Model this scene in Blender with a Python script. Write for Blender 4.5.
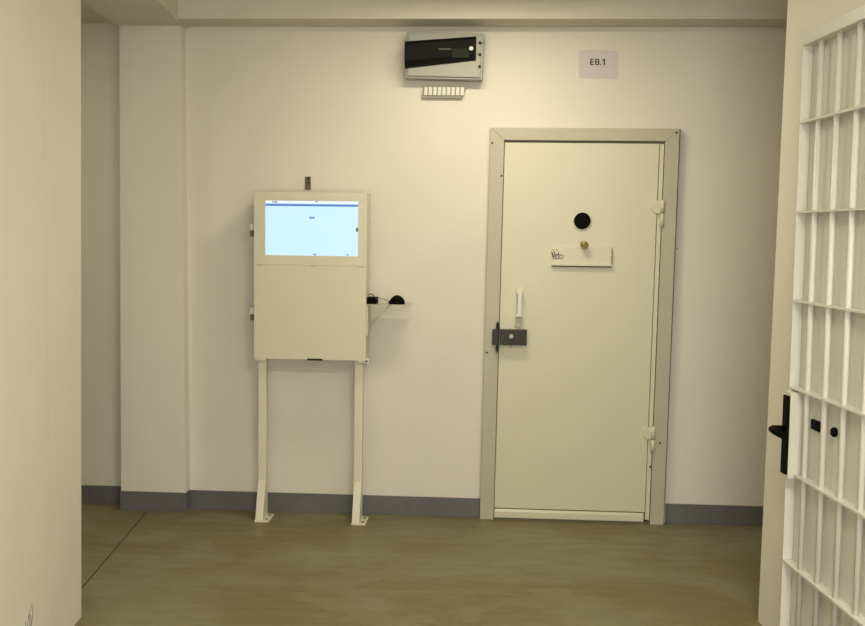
import bpy, bmesh, math, random
from mathutils import Vector, Matrix
random.seed(4)
for o in list(bpy.data.objects): bpy.data.objects.remove(o)
S = bpy.context.scene; COL = S.collection

# ---------------------------------------------------------------- camera
BACKY = -7.12
CAMX, CAMY, CAMZ = 0.0, -5.5296, 1.5277
r_ = Vector((0.99787854, 0.06374204, 0.01324312)); u_ = Vector((-0.01806665, 0.07570147, 0.99696684)); w_ = Vector((-0.06254617, 0.99509107, -0.07669248))
cam = bpy.data.cameras.new('camera'); cam_o = bpy.data.objects.new('camera', cam); COL.objects.link(cam_o)
M3 = Matrix((r_, u_, -w_)).transposed()
cam_o.matrix_world = Matrix.Translation((CAMX, CAMY, CAMZ)) @ M3.to_4x4()
cam.sensor_fit = 'HORIZONTAL'; cam.sensor_width = 36; cam.lens = 1040/865*36; cam.clip_start = .05
S.camera = cam_o
# ---------------------------------------------------------------- view, world, lamps
S.view_settings.view_transform = 'Standard'; S.view_settings.look = 'None'
S.view_settings.gamma = 1; S.view_settings.use_curve_mapping = False
S.view_settings.exposure = 0.0
wd = bpy.data.worlds.new('world'); S.world = wd; wd.use_nodes = True
wd.node_tree.nodes['Background'].inputs[0].default_value = (1, .93, .78, 1)
wd.node_tree.nodes['Background'].inputs[1].default_value = .05

def area(name, loc, sx, sy, power, col, rot=(0, 0, 0)):
    l = bpy.data.lights.new(name, 'AREA'); l.shape = 'RECTANGLE'; l.size = sx; l.size_y = sy; l.energy = power; l.color = col
    o = bpy.data.objects.new(name, l); COL.objects.link(o); o.location = loc; o.rotation_euler = rot
    return o
LC = (1, .92, .70)
area('corridor_lamp', (-0.08, -0.90, 2.69), .7, .2, 18.6, LC)
area('corridor_lamp_far', (-3.0, -0.90, 2.6), .6, .2, 5, LC)
area('passage_lamp', (.65, -4.4, 2.815), .8, .4, 80, (1, .95, .83))
# neutral fill light added at the rear of the passage, no window known
area('passage_fill', (.3, BACKY, 1.25), 1.8, 1.5, 68, (1, .99, .98), (math.pi/2, 0, 0))

# ---------------------------------------------------------------- materials
MATS = {}
def mat(name, col, rough=.5, metal=0, noise=None, nscale=6, bump=0, bscale=60, emit=0, spec=.5, stretch=(1, 1, 1)):
    m = bpy.data.materials.new(name); m.use_nodes = True; nt = m.node_tree; b = nt.nodes['Principled BSDF']
    b.inputs['Base Color'].default_value = (*col, 1); b.inputs['Roughness'].default_value = rough; b.inputs['Metallic'].default_value = metal
    b.inputs['Specular IOR Level'].default_value = spec
    tc = nt.nodes.new('ShaderNodeTexCoord'); mp = nt.nodes.new('ShaderNodeMapping'); mp.inputs['Scale'].default_value = stretch
    nt.links.new(tc.outputs['Object'], mp.inputs[0])
    c2 = noise if noise else tuple(x*.96 for x in col)
    n = nt.nodes.new('ShaderNodeTexNoise'); n.inputs['Scale'].default_value = nscale; n.inputs['Detail'].default_value = 4
    nt.links.new(mp.outputs[0], n.inputs['Vector'])
    rp = nt.nodes.new('ShaderNodeValToRGB'); rp.color_ramp.elements[0].color = (*col, 1); rp.color_ramp.elements[1].color = (*c2, 1)
    rp.color_ramp.elements[0].position = .38; rp.color_ramp.elements[1].position = .66
    nt.links.new(n.outputs['Fac'], rp.inputs[0]); nt.links.new(rp.outputs[0], b.inputs['Base Color'])
    if bump:
        n2 = nt.nodes.new('ShaderNodeTexNoise'); n2.inputs['Scale'].default_value = bscale; n2.inputs['Detail'].default_value = 3
        nt.links.new(tc.outputs['Object'], n2.inputs['Vector'])
        bp = nt.nodes.new('ShaderNodeBump'); bp.inputs['Strength'].default_value = bump; bp.inputs['Distance'].default_value = .01
        nt.links.new(n2.outputs['Fac'], bp.inputs['Height']); nt.links.new(bp.outputs[0], b.inputs['Normal'])
    if emit:
        b.inputs['Emission Color'].default_value = (*col, 1); b.inputs['Emission Strength'].default_value = emit
    MATS[name] = m; return m
mat('wall_paint', (.72, .68, .59), .55, noise=(.70, .66, .57), nscale=2.5, bump=.03, bscale=35)
mat('ceiling_paint', (.68, .64, .54), .8)
mat('skirting', (.13, .13, .135), .5, noise=(.115, .115, .115), nscale=8)
mat('steel_cream', (.64, .61, .455), .38, noise=(.63, .60, .445), nscale=3)
mat('frame_paint', (.47, .44, .33), .42, noise=(.45, .42, .31), nscale=5)
mat('kiosk_cream', (.66, .62, .48), .4, noise=(.65, .61, .47), nscale=3)
mat('post_cream', (.72, .68, .54), .4)
mat('gate_white', (.67, .66, .585), .35, noise=(.64, .63, .555), nscale=4)
mat('black_plastic', (.004, .0035, .003), .55, spec=.04)
mat('smoked_plastic', (.008, .008, .007), .5, spec=.06)
mat('grey_plastic', (.36, .36, .31), .5)
mat('grey_lock', (.055, .054, .045), .55, spec=.2)
mat('dark_gap', (.012, .011, .009), .8)
mat('brass', (.42, .33, .08), .3, metal=.9)
mat('chrome', (.33, .32, .28), .5, metal=1)
mat('bronze_plate', (.13, .105, .055), .5, metal=.3)
mat('paper', (.62, .57, .56), .8)
mat('ink', (.03, .028, .025), .7)
mat('faint_ink', (.10, .09, .07), .8)
mat('white_plastic', (.74, .72, .64), .4)
mat('dark_window', (.02, .024, .014), .5, spec=.06)
mat('rebate_shade', (.22, .20, .14), .6)
mat('caulk', (.46, .43, .33), .7)
mat('breaker_grey', (.10, .095, .075), .6, spec=.1)
mat('pencil', (.24, .23, .19), .8)
mat('seam_brown', (.045, .034, .016), .7)
mat('wire_grey', (.30, .28, .22), .4)
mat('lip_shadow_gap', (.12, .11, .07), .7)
def screenmat(name, col, e=1.0):
    m = bpy.data.materials.new(name); m.use_nodes = True; nt = m.node_tree; b = nt.nodes['Principled BSDF']
    b.inputs['Base Color'].default_value = (.02, .02, .02, 1); b.inputs['Roughness'].default_value = .3
    b.inputs['Emission Color'].default_value = (*col, 1); b.inputs['Emission Strength'].default_value = e
    MATS[name] = m
screenmat('screen_blue_white', (.62, .90, 1.0), .98); screenmat('screen_bar', (.07, .22, .62)); screenmat('screen_top', (.86, .96, 1.0))
screenmat('screen_text', (.20, .34, .55)); screenmat('screen_dark', (.05, .06, .07)); screenmat('screen_pale', (.70, .78, .95))

# floor: worn olive brown linoleum
def floor_mat():
    m = bpy.data.materials.new('linoleum'); m.use_nodes = True; nt = m.node_tree; b = nt.nodes['Principled BSDF']; L = nt.links.new
    tc = nt.nodes.new('ShaderNodeTexCoord')
    def noise(scale, st, detail=4, dist=0):
        mp = nt.nodes.new('ShaderNodeMapping'); mp.inputs['Scale'].default_value = st
        L(tc.outputs['Object'], mp.inputs[0])
        n = nt.nodes.new('ShaderNodeTexNoise'); n.inputs['Scale'].default_value = scale; n.inputs['Detail'].default_value = detail; n.inputs['Distortion'].default_value = dist
        L(mp.outputs[0], n.inputs['Vector']); return n
    def ramp(n, a, ca, bb, cb):
        r = nt.nodes.new('ShaderNodeValToRGB'); e = r.color_ramp.elements; e[0].position = a; e[0].color = (*ca, 1); e[1].position = bb; e[1].color = (*cb, 1)
        L(n.outputs['Fac'], r.inputs[0]); return r
    base = ramp(noise(1.0, (1, 1.2, 1), 4, 1.0), .44, (.178, .147, .064), .56, (.212, .190, .105))
    streak = ramp(noise(1.7, (1, 1.5, 1), 6, 1.0), .535, (0, 0, 0), .565, (1, 1, 1))
    fine = ramp(noise(14, (1, 2, 1), 3, .2), .35, (.93, .93, .93), .65, (1, 1, 1))
    mx = nt.nodes.new('ShaderNodeMix'); mx.data_type = 'RGBA'
    ml = nt.nodes.new('ShaderNodeMath'); ml.operation = 'MULTIPLY'; ml.inputs[1].default_value = .38
    L(streak.outputs[0], ml.inputs[0]); L(ml.outputs[0], mx.inputs[0]); L(base.outputs[0], mx.inputs[6]); mx.inputs[7].default_value = (.240, .222, .135, 1)
    m3 = nt.nodes.new('ShaderNodeMix'); m3.data_type = 'RGBA'; m3.blend_type = 'MULTIPLY'; m3.inputs[0].default_value = 1
    L(mx.outputs[2], m3.inputs[6]); L(fine.outputs[0], m3.inputs[7]); mx = m3
    L(mx.outputs[2], b.inputs['Base Color'])
    rr = ramp(noise(4, (1, 4, 1)), .3, (.38,)*3, .7, (.55,)*3); L(rr.outputs[0], b.inputs['Roughness'])
    b.inputs['Specular IOR Level'].default_value = .35
    MATS['linoleum'] = m
floor_mat()

# ---------------------------------------------------------------- mesh helpers
class MB:
    def __init__(s): s.bm = bmesh.new(); s.mi = 0
    def _tag(s, f0):
        for f in list(s.bm.faces)[f0:]: f.material_index = s.mi
    def box(s, x0, x1, y0, y1, z0, z1, bev=0, M=None):
        f0 = len(s.bm.faces)
        t = bmesh.new(); bmesh.ops.create_cube(t, size=1)
        for v in t.verts:
            v.co = Vector((x0+(v.co.x+.5)*(x1-x0), y0+(v.co.y+.5)*(y1-y0), z0+(v.co.z+.5)*(z1-z0)))
        if bev: bmesh.ops.bevel(t, geom=list(t.edges), offset=bev, segments=2, profile=.7, affect='EDGES')
        if M: t.transform(M)
        s.add(t); return s
    def add(s, t):
        bmesh.ops.recalc_face_normals(t, faces=list(t.faces))
        me = bpy.data.meshes.new('tmp'); 
        for f in t.faces: f.material_index = s.mi
        t.to_mesh(me); t.free(); s.bm.from_mesh(me); bpy.data.meshes.remove(me)
    def prism(s, pts, axis, a, b, bev=0, M=None):
        """polygon pts in the plane perpendicular to axis, extruded a..b. axis x:(y,z) y:(x,z) z:(x,y)"""
        t = bmesh.new()
        def P(p, c): return {'x': (c, p[0], p[1]), 'y': (p[0], c, p[1]), 'z': (p[0], p[1], c)}[axis]
        va = [t.verts.new(P(p, a)) for p in pts]; vb = [t.verts.new(P(p, b)) for p in pts]
        t.faces.new(va); t.faces.new(vb[::-1]); n = len(pts)
        for i in range(n): t.faces.new((va[i], va[(i+1) % n], vb[(i+1) % n], vb[i]))
        bmesh.ops.recalc_face_normals(t, faces=list(t.faces))
        if bev: bmesh.ops.bevel(t, geom=list(t.edges), offset=bev, segments=2, profile=.7, affect='EDGES')
        if M: t.transform(M)
        s.add(t); return s
    def loft(s, A, B, za, zb):
        t = bmesh.new(); va = [t.verts.new((x, y, za)) for x, y in A]; vb = [t.verts.new((x, y, zb)) for x, y in B]; n = len(A)
        t.faces.new(va); t.faces.new(vb[::-1])
        for i in range(n): t.faces.new((va[i], va[(i+1) % n], vb[(i+1) % n], vb[i]))
        s.add(t); return s
    def cyl(s, p, q, r, r2=None, seg=20, bev=0):
        p, q = Vector(p), Vector(q); t = bmesh.new()
        bmesh.ops.create_cone(t, cap_ends=True, segments=seg, radius1=r, radius2=r if r2 is None else r2, depth=(q-p).length)
        if bev:
            ed = [e for e in t.edges if abs(e.verts[0].co.z-e.verts[1].co.z) < 1e-6]
            bmesh.ops.bevel(t, geom=ed, offset=bev, segments=2, affect='EDGES')
        for f in t.faces: f.smooth = len(f.verts) == 4
        t.transform(Matrix.Translation((p+q)/2) @ Vector((0, 0, 1)).rotation_difference(q-p).to_matrix().to_4x4())
        s.add(t); return s
    def ball(s, c, rx, ry, rz, seg=20):
        t = bmesh.new(); bmesh.ops.create_uvsphere(t, u_segments=seg, v_segments=seg//2, radius=1)
        for f in t.faces: f.smooth = True
        t.transform(Matrix.Translation(c) @ Matrix.Diagonal((rx, ry, rz, 1))); s.add(t); return s
    def tube(s, pts, r, seg=8):
        pts = [Vector(p) for p in pts]; t = bmesh.new(); rings = []
        for i, p in enumerate(pts):
            d = (pts[min(i+1, len(pts)-1)]-pts[max(i-1, 0)]).normalized()
            a = d.cross(Vector((0, 1, 0)) if abs(d.y) < .9 else Vector((1, 0, 0))).normalized(); b = d.cross(a)
            rings.append([t.verts.new(p+r*(math.cos(k*2*math.pi/seg)*a+math.sin(k*2*math.pi/seg)*b)) for k in range(seg)])
        for A, B in zip(rings, rings[1:]):
            for k in range(seg):
                f = t.faces.new((A[k], A[(k+1) % seg], B[(k+1) % seg], B[k])); f.smooth = True
        t.faces.new(rings[0][::-1]); t.faces.new(rings[-1]); s.add(t); return s
    def build(s, name, mats, parent=None, off=None):
        me = bpy.data.meshes.new(name)
        if off is None: off = parent['_o'] if parent is not None and '_o' in parent else (0, 0, 0)
        s.bm.transform(Matrix.Translation(-Vector(off))); s.bm.to_mesh(me); s.bm.free()
        for m in ([mats] if isinstance(mats, str) else mats): me.materials.append(MATS[m])
        o = bpy.data.objects.new(name, me); COL.objects.link(o)
        if parent is not None:
            o.parent = parent
            if '_o' in parent: o['_o'] = parent['_o']
        return o
def thing(name, label, cat, loc, rz=0, group=None, local=False):
    o = bpy.data.objects.new(name, None); COL.objects.link(o); o.location = loc; o.rotation_euler = (0, 0, rz); o.empty_display_size = .1
    o['label'] = label; o['category'] = cat
    if group: o['group'] = group
    o['_o'] = (0, 0, 0) if local else tuple(loc)
    return o
def struct(name, mb, m, label=None):
    o = mb.build(name, m); o['kind'] = 'structure'
    if label: o['label'] = label
    return o

# ---------------------------------------------------------------- the setting
SW, CW = .1081687, .99413255            # the passage meets the corridor wall at a slight angle
PD = Vector((-SW, CW, 0)); NN = Vector((CW, SW, 0))
XL, XR = -3.6, 3.4; BACK = -7.2; CZ = 2.85
struct('floor', MB().box(XL-.2, XR+.2, BACK-.2, .3, -.1, 0), 'linoleum')
struct('ceiling', MB().box(XL-.2, XR+.2, BACK-.2, .3, CZ, CZ+.1), 'ceiling_paint')
struct('wall_back', MB().box(-1.70, XR, 0, .2, 0, CZ), 'wall_paint')
struct('wall_recess', MB().box(XL, -1.70, .05, .2, 0, CZ), 'wall_paint')
struct('wall_corridor_end_left', MB().box(XL-.15, XL, -1.7, .2, 0, CZ), 'wall_paint')
struct('wall_corridor_end_right', MB().box(XR, XR+.15, -1.7, .2, 0, CZ), 'wall_paint')
struct('column', MB().loft([(-2.028, -.08), (-1.669, -.08), (-1.669, .05), (-2.028, .05)], [(-2.010, -.08), (-1.684, -.08), (-1.684, .05), (-2.010, .05)], 0, CZ), 'wall_paint')
struct('beam_back', MB().box(-1.668, XR, -.205, 0, 2.604, CZ), 'ceiling_paint')
# beam running across the corridor over the column, square to the passage
b = MB(); b.prism([(-2.030, .05), (-1.668, .05), (-1.668, -.12), (-1.50, -1.62), (-1.86, -1.62), (-2.030, -.12)], 'z', 2.592, CZ)
struct('beam_column', b, 'ceiling_paint')
struct('ceiling_recess', MB().box(XL, -2.03, -1.62, .05, 2.63, CZ), 'ceiling_paint')
# skirting
struct('baseboard_back', MB().box(-1.668, -.066, -.012, 0, 0, .103, .002).box(.913, XR, -.012, 0, 0, .105, .002), 'skirting')
struct('baseboard_column', MB().box(-2.032, -1.665, -.085, -.08, 0, .107, .001).box(-1.670, -1.665, -.08, -.012, 0, .107, .001), 'skirting')
struct('baseboard_recess', MB().box(XL, -2.03, .038, .05, 0, .10, .002), 'skirting')
# the passage walls
cl = Vector((-1.6175, -1.625, 0))
def along(c, t): return (c.x+PD.x*t, c.y+PD.y*t)
ctl = cl+PD*.115
def wl(c): return [tuple(c[:2]), (XL, c.y), (XL, c.y-.3), along(cl+Vector((-.3, 0, 0)), -.4), along(cl+Vector((-.3, 0, 0)), -5.6), along(cl, -5.6)]
struct('wall_left', MB().loft(wl(cl), wl(ctl), 0, CZ), 'wall_paint')
# wall panel nearer than the jamb, a few millimetres proud, with a caulked joint at its edge
j2 = cl-PD*.375; j4 = cl-PD*5.6
struct('trim_1', MB().prism([tuple(j2[:2]), tuple((j2+NN*.004)[:2]), tuple((j4+NN*.004)[:2]), tuple(j4[:2])], 'z', 0, CZ), 'wall_paint')
j5 = j2+PD*.0007; j6 = j2+PD*.009
struct('trim_3', MB().prism([tuple(j5[:2]), tuple((j5+NN*.0015)[:2]), tuple((j6+NN*.0015)[:2]), tuple(j6[:2])], 'z', 0, CZ), 'caulk')
gp = Vector((1.054, -1.732, 0))           # free edge of the gate
cr = Vector((1.057, -1.390, 0))-PD*.018; ct = cr-PD*.075; rr1 = Vector((*along(cr, -5.6), 0))
def wr(c): return [tuple(c[:2]), (XR, c.y), (XR, c.y-.3), tuple((c+NN*.3-PD*.35)[:2]), tuple((rr1+NN*.3)[:2]), tuple(rr1[:2])]
struct('wall_right', MB().loft(wr(cr), wr(ct), 0, CZ), 'wall_paint')
struct('wall_rear', MB().box(XL, XR, BACK-.15, BACK, 0, CZ), 'wall_paint')
# seam in the floor covering
sd = MB(); a, c = Vector((-1.746, -1.304, 0)), Vector((-1.880, -.095, 0)); e = (c-a).normalized(); a = a-e*.5; q = Vector((e.y, -e.x, 0))*.003
sd.prism([tuple((a-q)[:2]), tuple((a+q)[:2]), tuple((c+q)[:2]), tuple((c-q)[:2])], 'z', -.004, .0012)
struct('trim_2', sd, 'seam_brown')

# ---------------------------------------------------------------- steel cell door
d = thing('cell_door', 'cream steel cell door with black peephole and grey lock in the far wall', 'door', (.425, 0, 0))
FX0, FX1, LX0, LX1, FT, LT = -.063, .911, .010, .840, 2.080, 2.016
fr = MB(); fd = -.045
fr.prism([(FX0, 0), (LX0, 0), (LX0, LT), (FX0, FT)], 'y', fd, 0, .003)
fr.prism([(LX1, 0), (FX1, 0), (FX1, FT), (LX1, LT)], 'y', fd, 0, .003)
fr.prism([(FX0, FT), (LX0, LT), (LX1, LT), (FX1, FT)], 'y', fd, 0, .003)
MB().box(FX1-.002, FX1+.006, -.030, 0, 0, FT).build('frame_edge_shade', 'lip_shadow_gap', d)  # dark strip in place of the shade along the frame's outer edge
fo = fr.build('door_frame', 'frame_paint', d)
for x, z in ((-.052, 2.0), (.001, 1.83), (.895, 2.06), (.83, .31), (.875, .44), (-.05, .9)):
    MB().cyl((x, fd-.0015, z), (x, fd+.002, z), .0055, seg=10).build('frame_screw', 'dark_gap', fo)
MB().box(LX0, LX1, -.006, 0, .012, LT).build('rebate', 'rebate_shade', d)  # rebate coloured dark for the shade in the gaps round the leaf
lf = MB().box(LX0+.003, .812, -.034, -.006, .062, LT-.012, .003).build('leaf', 'steel_cream', d)
MB().box(.815, LX1-.003, -.028, -.006, .02, LT-.012, .002).build('hinge_stile', 'steel_cream', d)
MB().prism([(-.006, .012), (-.042, .012), (-.042, .045), (-.030, .057), (-.006, .057)], 'x', LX0+.004, .806, .002).build('drip_rail', 'steel_cream', d)
MB().box(LX0, .835, -.04, -.0, .0, .011).build('rail_gap_shade', 'lip_shadow_gap', d)  # dark strip standing in for the shaded gap under the drip rail
for z in (1.645, .457):
    h = MB()
    h.cyl((.838, -.047, z-.072), (.838, -.047, z+.0), .010, seg=14, bev=.002).cyl((.838, -.047, z+.003), (.838, -.047, z+.07), .0115, seg=14, bev=.002)
    h.prism([(.838, z+.066), (.800, z+.066), (.782, z+.050), (.778, z+.030), (.788, z+.010), (.812, z-.002), (.838, z+.004)], 'y', -.046, -.033, .003)
    h.build('hinge', 'steel_cream', d)
# peephole
ph = MB().cyl((.428, -.034, 1.601), (.428, -.040, 1.601), .050, seg=40, bev=.002).build('peephole', 'steel_cream', d)
MB().cyl((.428, -.038, 1.601), (.428, -.046, 1.601), .0435, seg=40, bev=.002).build('peephole_cover', 'black_plastic', ph)
# food hatch flap
hp = MB()
hp.box(.272, .586, -.046, -.033, 1.374, 1.466, .003)
hp.box(.272, .590, -.054, -.034, 1.366, 1.378, .003)
ho = hp.build('hatch', 'steel_cream', d)
MB().box(.280, .586, -.050, -.034, 1.3595, 1.3655).build('hatch_lip_shadow', 'lip_shadow_gap', ho)  # shadow under the flap's lip, built as a dark strip
sc = MB(); y = -.0467
def stroke(pts, r=.0016): sc.tube([(x, y, z) for x, z in pts], r, 6)
stroke([(.275, 1.438), (.282, 1.400), (.291, 1.440)], .0026); stroke([(.279, 1.432), (.283, 1.404)], .0026)
stroke([(.292, 1.414), (.303, 1.418), (.300, 1.428), (.293, 1.422), (.293, 1.404), (.304, 1.402)], .0024)
stroke([(.310, 1.436), (.309, 1.404), (.317, 1.402)], .0022); stroke([(.303, 1.423), (.319, 1.425)], .0018)
stroke([(.326, 1.424), (.318, 1.419), (.318, 1.406), (.326, 1.402), (.335, 1.407), (.335, 1.420), (.326, 1.424)], .0018)
stroke([(.281, 1.452), (.284, 1.444)]); stroke([(.299, 1.452), (.302, 1.443)])
sc.build('handwriting', 'faint_ink', ho)
eg = MB(); 
for z0, z1 in ((1.447, 1.456), (1.430, 1.441), (1.398, 1.424), (1.380, 1.394)): eg.box(.5855, .5895, -.0475, -.034, z0, z1)
eg.build('hatch_edge_marks', 'lip_shadow_gap', ho)  # dark marks along the flap's right edge
kb = MB().cyl((.436, -.034, 1.482), (.441, -.066, 1.476), .015, seg=20, bev=.002).cyl((.441, -.064, 1.476), (.4425, -.085, 1.472), .020, seg=20, bev=.003)
ko = kb.build('brass_knob', 'brass', d)
MB().cyl((.4425, -.085, 1.472), (.443, -.089, 1.471), .009, seg=16).build('knob_face', 'chrome', ko)
# pull handle
ph_ = MB().box(.096, .132, -.075, -.034, 1.212, 1.236, .004).box(.096, .132, -.075, -.034, 1.094, 1.108, .003)
ph_.box(.104, .126, -.085, -.066, 1.096, 1.234, .005)
ho2 = ph_.build('pull_handle', 'white_plastic', d)
MB().box(.094, .130, -.058, -.034, 1.040, 1.092, .003).build('handle_mount', 'frame_paint', ho2)
# rim lock
lk = MB().box(.018, .158, -.075, -.034, .944, 1.026, .004).box(-.024, .008, -.075, -.045, .944, 1.026, .004)
lo = lk.build('rim_lock', 'grey_lock', d)
MB().prism([(-.004, 1.055), (.0035, 1.068), (.011, 1.055), (.015, 1.03), (.013, .985), (.012, .92), (.004, .898), (-.003, .92), (-.002, .985), (-.006, 1.03)], 'y', -.072, -.046, .001).build('lock_gap', 'dark_gap', lo)
MB().cyl((.076, -.074, .992), (.076, -.088, .992), .013, seg=20, bev=.002).build('lock_cylinder', 'chrome', lo)
MB().box(.068, .084, -.046, -.033, .925, .944, .002).build('lock_tail', 'frame_paint', lo)

# the door hangs slightly out of plumb
for o in d.children_recursive: o.data.transform(Matrix(((1, 0, .0105, -.013), (0, 1, 0, 0), (0, 0, 1, 0), (0, 0, 0, 1))))
# ---------------------------------------------------------------- touch screen kiosk
KX0, KX1, KZ0, KZ1, KY = -1.266, -.680, .862, 1.728, -.20
k = thing('information_kiosk', 'cream steel information kiosk with lit blue-white screen on two thin legs', 'kiosk', (-.97, -.15, 0))
body = MB().box(KX0, KX1, KY+.012, -.055, KZ0+.004, KZ1, .003).build('cabinet', 'kiosk_cream', k)
for z in (1.05, 1.55): MB().box(-1.15, -.80, -.056, 0, z-.03, z+.03, .002).build('wall_bracket', 'post_cream', k)
bz = MB()
SX0, SX1, SZ0, SZ1 = -1.208, -.7245, 1.4025, 1.684
bz.box(KX0, KX1, KY, KY+.014, SZ1, KZ1, .002).box(KX0, KX1, KY, KY+.014, 1.353, SZ0, .0007)
bz.box(KX0, SX0, KY+.0003, KY+.014, SZ0-.004, SZ1+.004).box(SX1, KX1, KY+.0003, KY+.014, SZ0-.004, SZ1+.004)
bzo = bz.build('bezel', 'kiosk_cream', k)
for x0, x1 in ((-1.250, -1.222), (-.972, -.938), (-.718, -.694)):
    MB().box(x0, x1, KY-.002, KY+.002, 1.3465, 1.3515).build('bezel_clip', 'frame_paint', bzo)
fp = MB().box(KX0, KX1, KY, KY+.014, KZ0, 1.3524, .0007).build('front_panel', 'kiosk_cream', k)
MB().box(-.985, -.905, KY-.003, KY+.012, KZ0-.004, KZ0+.006, .001).build('panel_grip', 'dark_gap', fp)
# the screen: one mesh, one material per area
sm = MB(); sy = KY+.010
def rect(x0, x1, z0, z1, mi, lift=0):
    t = bmesh.new(); yy = sy-lift
    f = t.faces.new([t.verts.new(c) for c in ((x0, yy, z0), (x1, yy, z0), (x1, yy, z1), (x0, yy, z1))])
    f.material_index = mi
    me = bpy.data.meshes.new('t'); t.to_mesh(me); t.free(); sm.bm.from_mesh(me); bpy.data.meshes.remove(me)
W_, H_ = SX1-SX0, SZ1-SZ0
def uv(u0, u1, v0, v1, mi, lift=.0004): rect(SX0+u0*W_, SX0+u1*W_, SZ1-v1*H_, SZ1-v0*H_, mi, lift)
sm.box(SX0, SX1, sy, sy+.003, SZ0, SZ1)
uv(0, 1, 0, .055, 2); uv(0, 1, .055, .098, 1); uv(.07, .125, .008, .04, 4); uv(.13, .16, 0, .05, 2); uv(.19, .30, .012, .04, 5)
uv(.535, .565, 0, .02, 4); uv(.12, .44, .185, .198, 5); uv(.47, .53, .285, .325, 3); uv(.975, 1, .48, .55, 4)
uv(.08, .11, .965, .985, 5); uv(.515, .55, .962, .99, 3); uv(.875, .90, .962, .99, 3); uv(0, .05, .11, .13, 5)
sm.build('screen', ['screen_blue_white', 'screen_bar', 'screen_top', 'screen_text', 'screen_dark', 'screen_pale'], k)
for z in (1.530, 1.090):
    lc = MB().box(-1.298, KX0+.001, KY+.03, KY+.075, z, z+.034, .004).cyl((-1.284, KY+.03, z+.02), (-1.284, KY+.022, z+.02), .009, seg=14).build('side_lock', 'white_plastic', k)
    MB().box(-1.295, -1.272, KY+.035, KY+.06, z-.032, z, .003).build('lock_tongue', 'bronze_plate', lc)
# legs
for x in (-1.234, -.722):
    lg = MB().box(x-.021, x+.021, -.150, -.108, .006, KZ0+.006, .003).build('leg', 'post_cream', k)
    MB().prism([(-.150, .205), (-.156, .208), (-.226, .012), (-.226, .006), (-.150, .006)], 'x', x-.020, x+.020, .002).build('gusset', 'post_cream', lg)
    bp = MB().box(x-.024, x+.052, -.232, -.088, 0, .007, .001).build('base_plate', 'post_cream', lg)
    for yy in (-.192, -.118): MB().cyl((x+.034, yy, .006), (x+.034, yy, .0085), .0085, seg=14).build('bolt_hole', 'dark_gap', bp)
for x in (-1.258, -.720): MB().box(x, x+.052, KY+.002, -.1, KZ0-.010, KZ0+.004, .002).build('leg_bracket', 'post_cream', k)
MB().box(-.684, -.664, KY+.002, KY+.03, KZ0-.014, KZ0+.012, .003).build('corner_cap', 'white_plastic', k)
# fold-out shelf on the right side
sh = MB().box(-.682, -.452, -.175, -.045, 1.151, 1.155, .0008).build('side_shelf', 'frame_paint', k)
for y_ in (-.16, -.06): MB().tube([(-.677, y_, 1.048), (-.56, y_, 1.150)], .0032).build('shelf_brace', 'kiosk_cream', sh)
MB().box(-.682, -.674, -.17, -.05, .99, 1.151, .001).build('shelf_rail', 'kiosk_cream', sh)

# ---------------------------------------------------------------- on the shelf
mo = thing('computer_mouse', 'black rounded computer mouse on the kiosk side shelf', 'computer mouse', (-.525, -.12, 1.155))
m = MB(); t = bmesh.new(); bmesh.ops.create_uvsphere(t, u_segments=28, v_segments=16, radius=1)
for v in t.verts:
    x, yy, z = v.co
    z = max(z, -.05); k_ = 1-.28*max(0, -x)**2
    v.co = (-.527+x*.044, -.138+yy*.029*k_, 1.1575+z*.045*(1 if x > 0 else 1-.45*x*x))
for f in t.faces: f.smooth = True
m.add(t); m.build('shell', 'black_plastic', mo)
MB().tube([(-.566, -.138, 1.167), (-.585, -.138, 1.178), (-.605, -.137, 1.184), (-.620, -.137, 1.184), (-.632, -.136, 1.180)], .0025).build('cord', 'wire_grey', mo)
rd = thing('card_reader', 'small square black box beside the mouse on the kiosk shelf', 'reader', (-.655, -.135, 1.155))
MB().box(-.679, -.629, -.172, -.085, 1.1555, 1.190, .003).build('housing', 'black_plastic', rd)
MB().tube([(-.650, -.14, 1.188), (-.648, -.14, 1.198), (-.655, -.14, 1.205), (-.668, -.14, 1.206), (-.674, -.14, 1.198)], .003).build('cord', 'bronze_plate', rd)

# ---------------------------------------------------------------- on the wall
wp = thing('wall_plate', 'small brown metal plate on the wall above the kiosk', 'wall plate', (-1.0215, 0, 1.785))
pl = MB().box(-1.0365, -1.0065, -.008, 0, 1.750, 1.819, .002).build('plate', 'bronze_plate', wp)
for z in (1.808, 1.786, ): MB().cyl((-1.018, -.0075, z), (-1.018, -.0092, z), .0065, seg=14).build('hole', 'dark_gap', pl)

fb = thing('distribution_box', 'grey electrical distribution box with black smoked cover high on the wall', 'electrical box', (-.30, 0, 2.44))
box = MB().prism([(-.501, 2.326), (-.101, 2.318), (-.094, 2.556), (-.497, 2.564)], 'y', -.085, 0, .008).build('enclosure', 'grey_plastic', fb)
MB().prism([(-.488, 2.336), (-.113, 2.329), (-.106, 2.545), (-.486, 2.552)], 'y', -.097, -.084, .006).build('front_lid', 'grey_plastic', fb)
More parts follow.
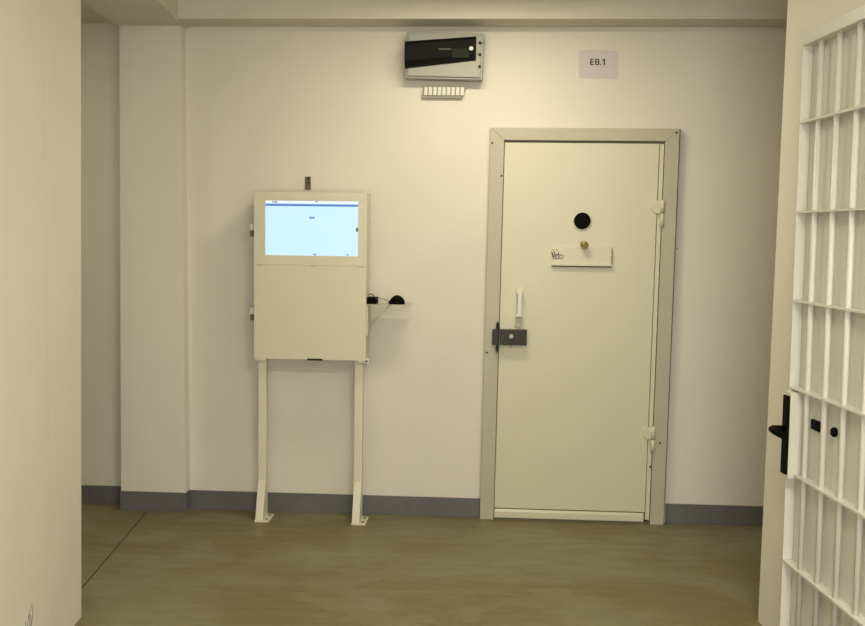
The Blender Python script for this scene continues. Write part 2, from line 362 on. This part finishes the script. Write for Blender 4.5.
# smoked cover: hangs skewed, standing further off at its left end
t = bmesh.new()
prof = [(0, 0), (.55, .04), (.9, .25), (1, .55), (.95, .85), (.7, .97), (0, 1)]
A = [t.verts.new((-.500, -.096-.046*a, 2.373+.136*b_)) for a, b_ in prof]
B = [t.verts.new((-.135, -.096-.022*a, 2.413+.124*b_)) for a, b_ in prof]
t.faces.new(A); t.faces.new(B[::-1])
for i in range(len(A)): t.faces.new((A[i], A[(i+1) % len(A)], B[(i+1) % len(A)], B[i]))
cvm = MB(); cvm.add(t); cv = cvm.build('cover', 'smoked_plastic', fb)
MB().box(-.328, -.262, -.1345, -.110, 2.462, 2.470).build('breaker_label', 'breaker_grey', cv)
MB().box(-.258, -.170, -.1305, -.105, 2.423, 2.470, .002).build('breaker_window', 'dark_window', cv)
MB().cyl((-.160, -.110, 2.472), (-.160, -.1225, 2.472), .011, seg=18, bev=.002).build('cover_button', 'white_plastic', cv)
for z in (2.503, 2.444, 2.383): MB().cyl((-.116, -.0975, z), (-.116, -.099, z), .008, seg=14).build('screw', 'dark_gap', box)
MB().box(-.134, -.098, -.0985, -.084, 2.507, 2.512).build('lid_seam', 'wire_grey', box)

ts = thing('ribbed_block', 'small white ribbed block on the wall under the electrical box', 'terminal block', (-.30, 0, 2.265))
MB().prism([(-.418, 2.232), (-.208, 2.232), (-.186, 2.290), (-.408, 2.292)], 'y', -.022, 0, .003).build('backing', 'wire_grey', ts)
for i in range(9):
    x = -.406+i*.0238
    MB().prism([(x, 2.246), (x+.018, 2.246), (x+.020, 2.288), (x+.002, 2.288)], 'y', -.032, -.02, .003).build('rib', 'white_plastic', ts)

sg = thing('paper_sign', 'pale paper sign reading E8.1 on the wall above the cell door', 'sign', (.50, 0, 2.41))
MB().prism([(.400, 2.342), (.602, 2.338), (.598, 2.482), (.397, 2.486)], 'y', -.0012, 0).build('sheet', 'paper', sg)
lt = MB()
def bar(x0, x1, z0, z1): lt.box(x0, x1, -.0018, -.0010, z0, z1)
zb, zt, q = 2.409, 2.441, .0052            # E
bar(.456, .456+q+.001, zb, zt)
for z in (zb, (zb+zt)/2-q/2, zt-q): bar(.456, .476, z, z+q)
bar(.481, .481+q+.001, zb+.002, zt-.002); bar(.497, .497+q+.001, zb+.002, zt-.002)      # 8
for z in (zb, (zb+zt)/2-q/2, zt-q): bar(.483, .501, z, z+q)
bar(.508, .514, zb, zb+.006)               # point
bar(.525, .532, zb, zt); lt.prism([(.525, zt), (.518, zt-.007), (.518, zt-.012), (.526, zt-.007)], 'y', -.0018, -.0010)   # 1
lt.build('lettering', 'ink', sg)

ns = MB().cyl((.932, 0, 1.463), (.932, -.006, 1.463), .006, seg=12).build('wall_screw', 'frame_paint')
ns['label'] = 'tiny screw head in the wall just right of the cell door frame'; ns['category'] = 'screw'

# scribble on the left passage wall
sb = MB()
def pw(s, z, off=.0048): v = cl-PD*s+NN*off; return (v.x, v.y, z)
for pts in ([(.640, .14), (.628, .19), (.612, .235), (.575, .262)], [(.640, .14), (.600, .17), (.572, .215), (.574, .25)], [(.634, .16), (.604, .195), (.600, .235)],
            [(.652, .13), (.655, .18), (.640, .225)], [(.612, .16), (.588, .20), (.590, .228)], [(.655, .15), (.62, .175), (.60, .165)]):
    sb.tube([pw(a, z) for a, z in pts], .0016, 6)
so = sb.build('scribble', 'pencil'); so['label'] = 'small dark looping scribble drawn low on the left wall'; so['category'] = 'scribble'

# ---------------------------------------------------------------- barred gate, folded back on the right wall
ang = math.atan2(CW, -SW)
g = thing('barred_gate', 'white barred steel gate standing open against the right wall', 'gate', gp, ang, local=True)
GL, GD, GT = -.98, -.037, 2.242          # local x runs towards the free edge, y out into the passage
gf = MB()
gf.box(GL, 0, -.036, .004, GT-.042, GT, .003).box(GL, 0, -.036, 0, .02, .06, .003)
gf.box(-.006, 0, -.036, 0, .02, GT-.04, .001)
gf.box(GL, GL+.05, -.036, 0, .06, GT-.042, .002)
gf.build('gate_frame', 'gate_white', g)
MB().box(GL+.02, -.0005, -.040, GD, .025, GT-.01).build('backing_sheet', 'gate_white', g)
rails = [1.934, 1.619, 1.303, .991, .684, .354]
for z in rails: MB().box(GL, 0, GD, 0, z-.004, z+.004, .001).build('rail', 'gate_white', g)
xs = [-.125-.145*i for i in range(6)]
for x in xs: MB().cyl((x, -.017, .04), (x, -.017, GT-.02), .0100, seg=14).build('bar', 'gate_white', g)
for z in (.35, 1.95):
    MB().cyl((GL-.012, -.02, z-.06), (GL-.012, -.02, z+.06), .014, seg=14, bev=.002).box(GL-.012, GL+.03, -.03, -.012, z-.05, z+.05, .001).build('hinge', 'gate_white', g)
lcase = MB().box(-.066, -.006, GD, .018, .670, .980, .003).build('lock_case', 'gate_white', g)
hd = MB().box(-.062, -.020, .018, .028, .684, .966, .002).build('handle_plate', 'black_plastic', g)
lv = MB().cyl((-.040, .026, .846), (-.040, .070, .846), .012, seg=16).tube([(-.038, .066, .846), (-.046, .074, .845), (-.07, .075, .843), (-.15, .072, .841)], .0125, 14).ball((-.040, .066, .846), .0135, .013, .013, 14)
lv.build('lever', 'black_plastic', hd)
MB().box(-.218, -.142, GD-.001, GD+.012, .866, .900, .002).build('latch_block', 'black_plastic', g)
MB().cyl((-.322, GD-.001, .888), (-.322, GD+.016, .888), .016, seg=18, bev=.004).build('latch_knob', 'black_plastic', g)

for o in bpy.data.objects:
    if '_o' in o: del o['_o']
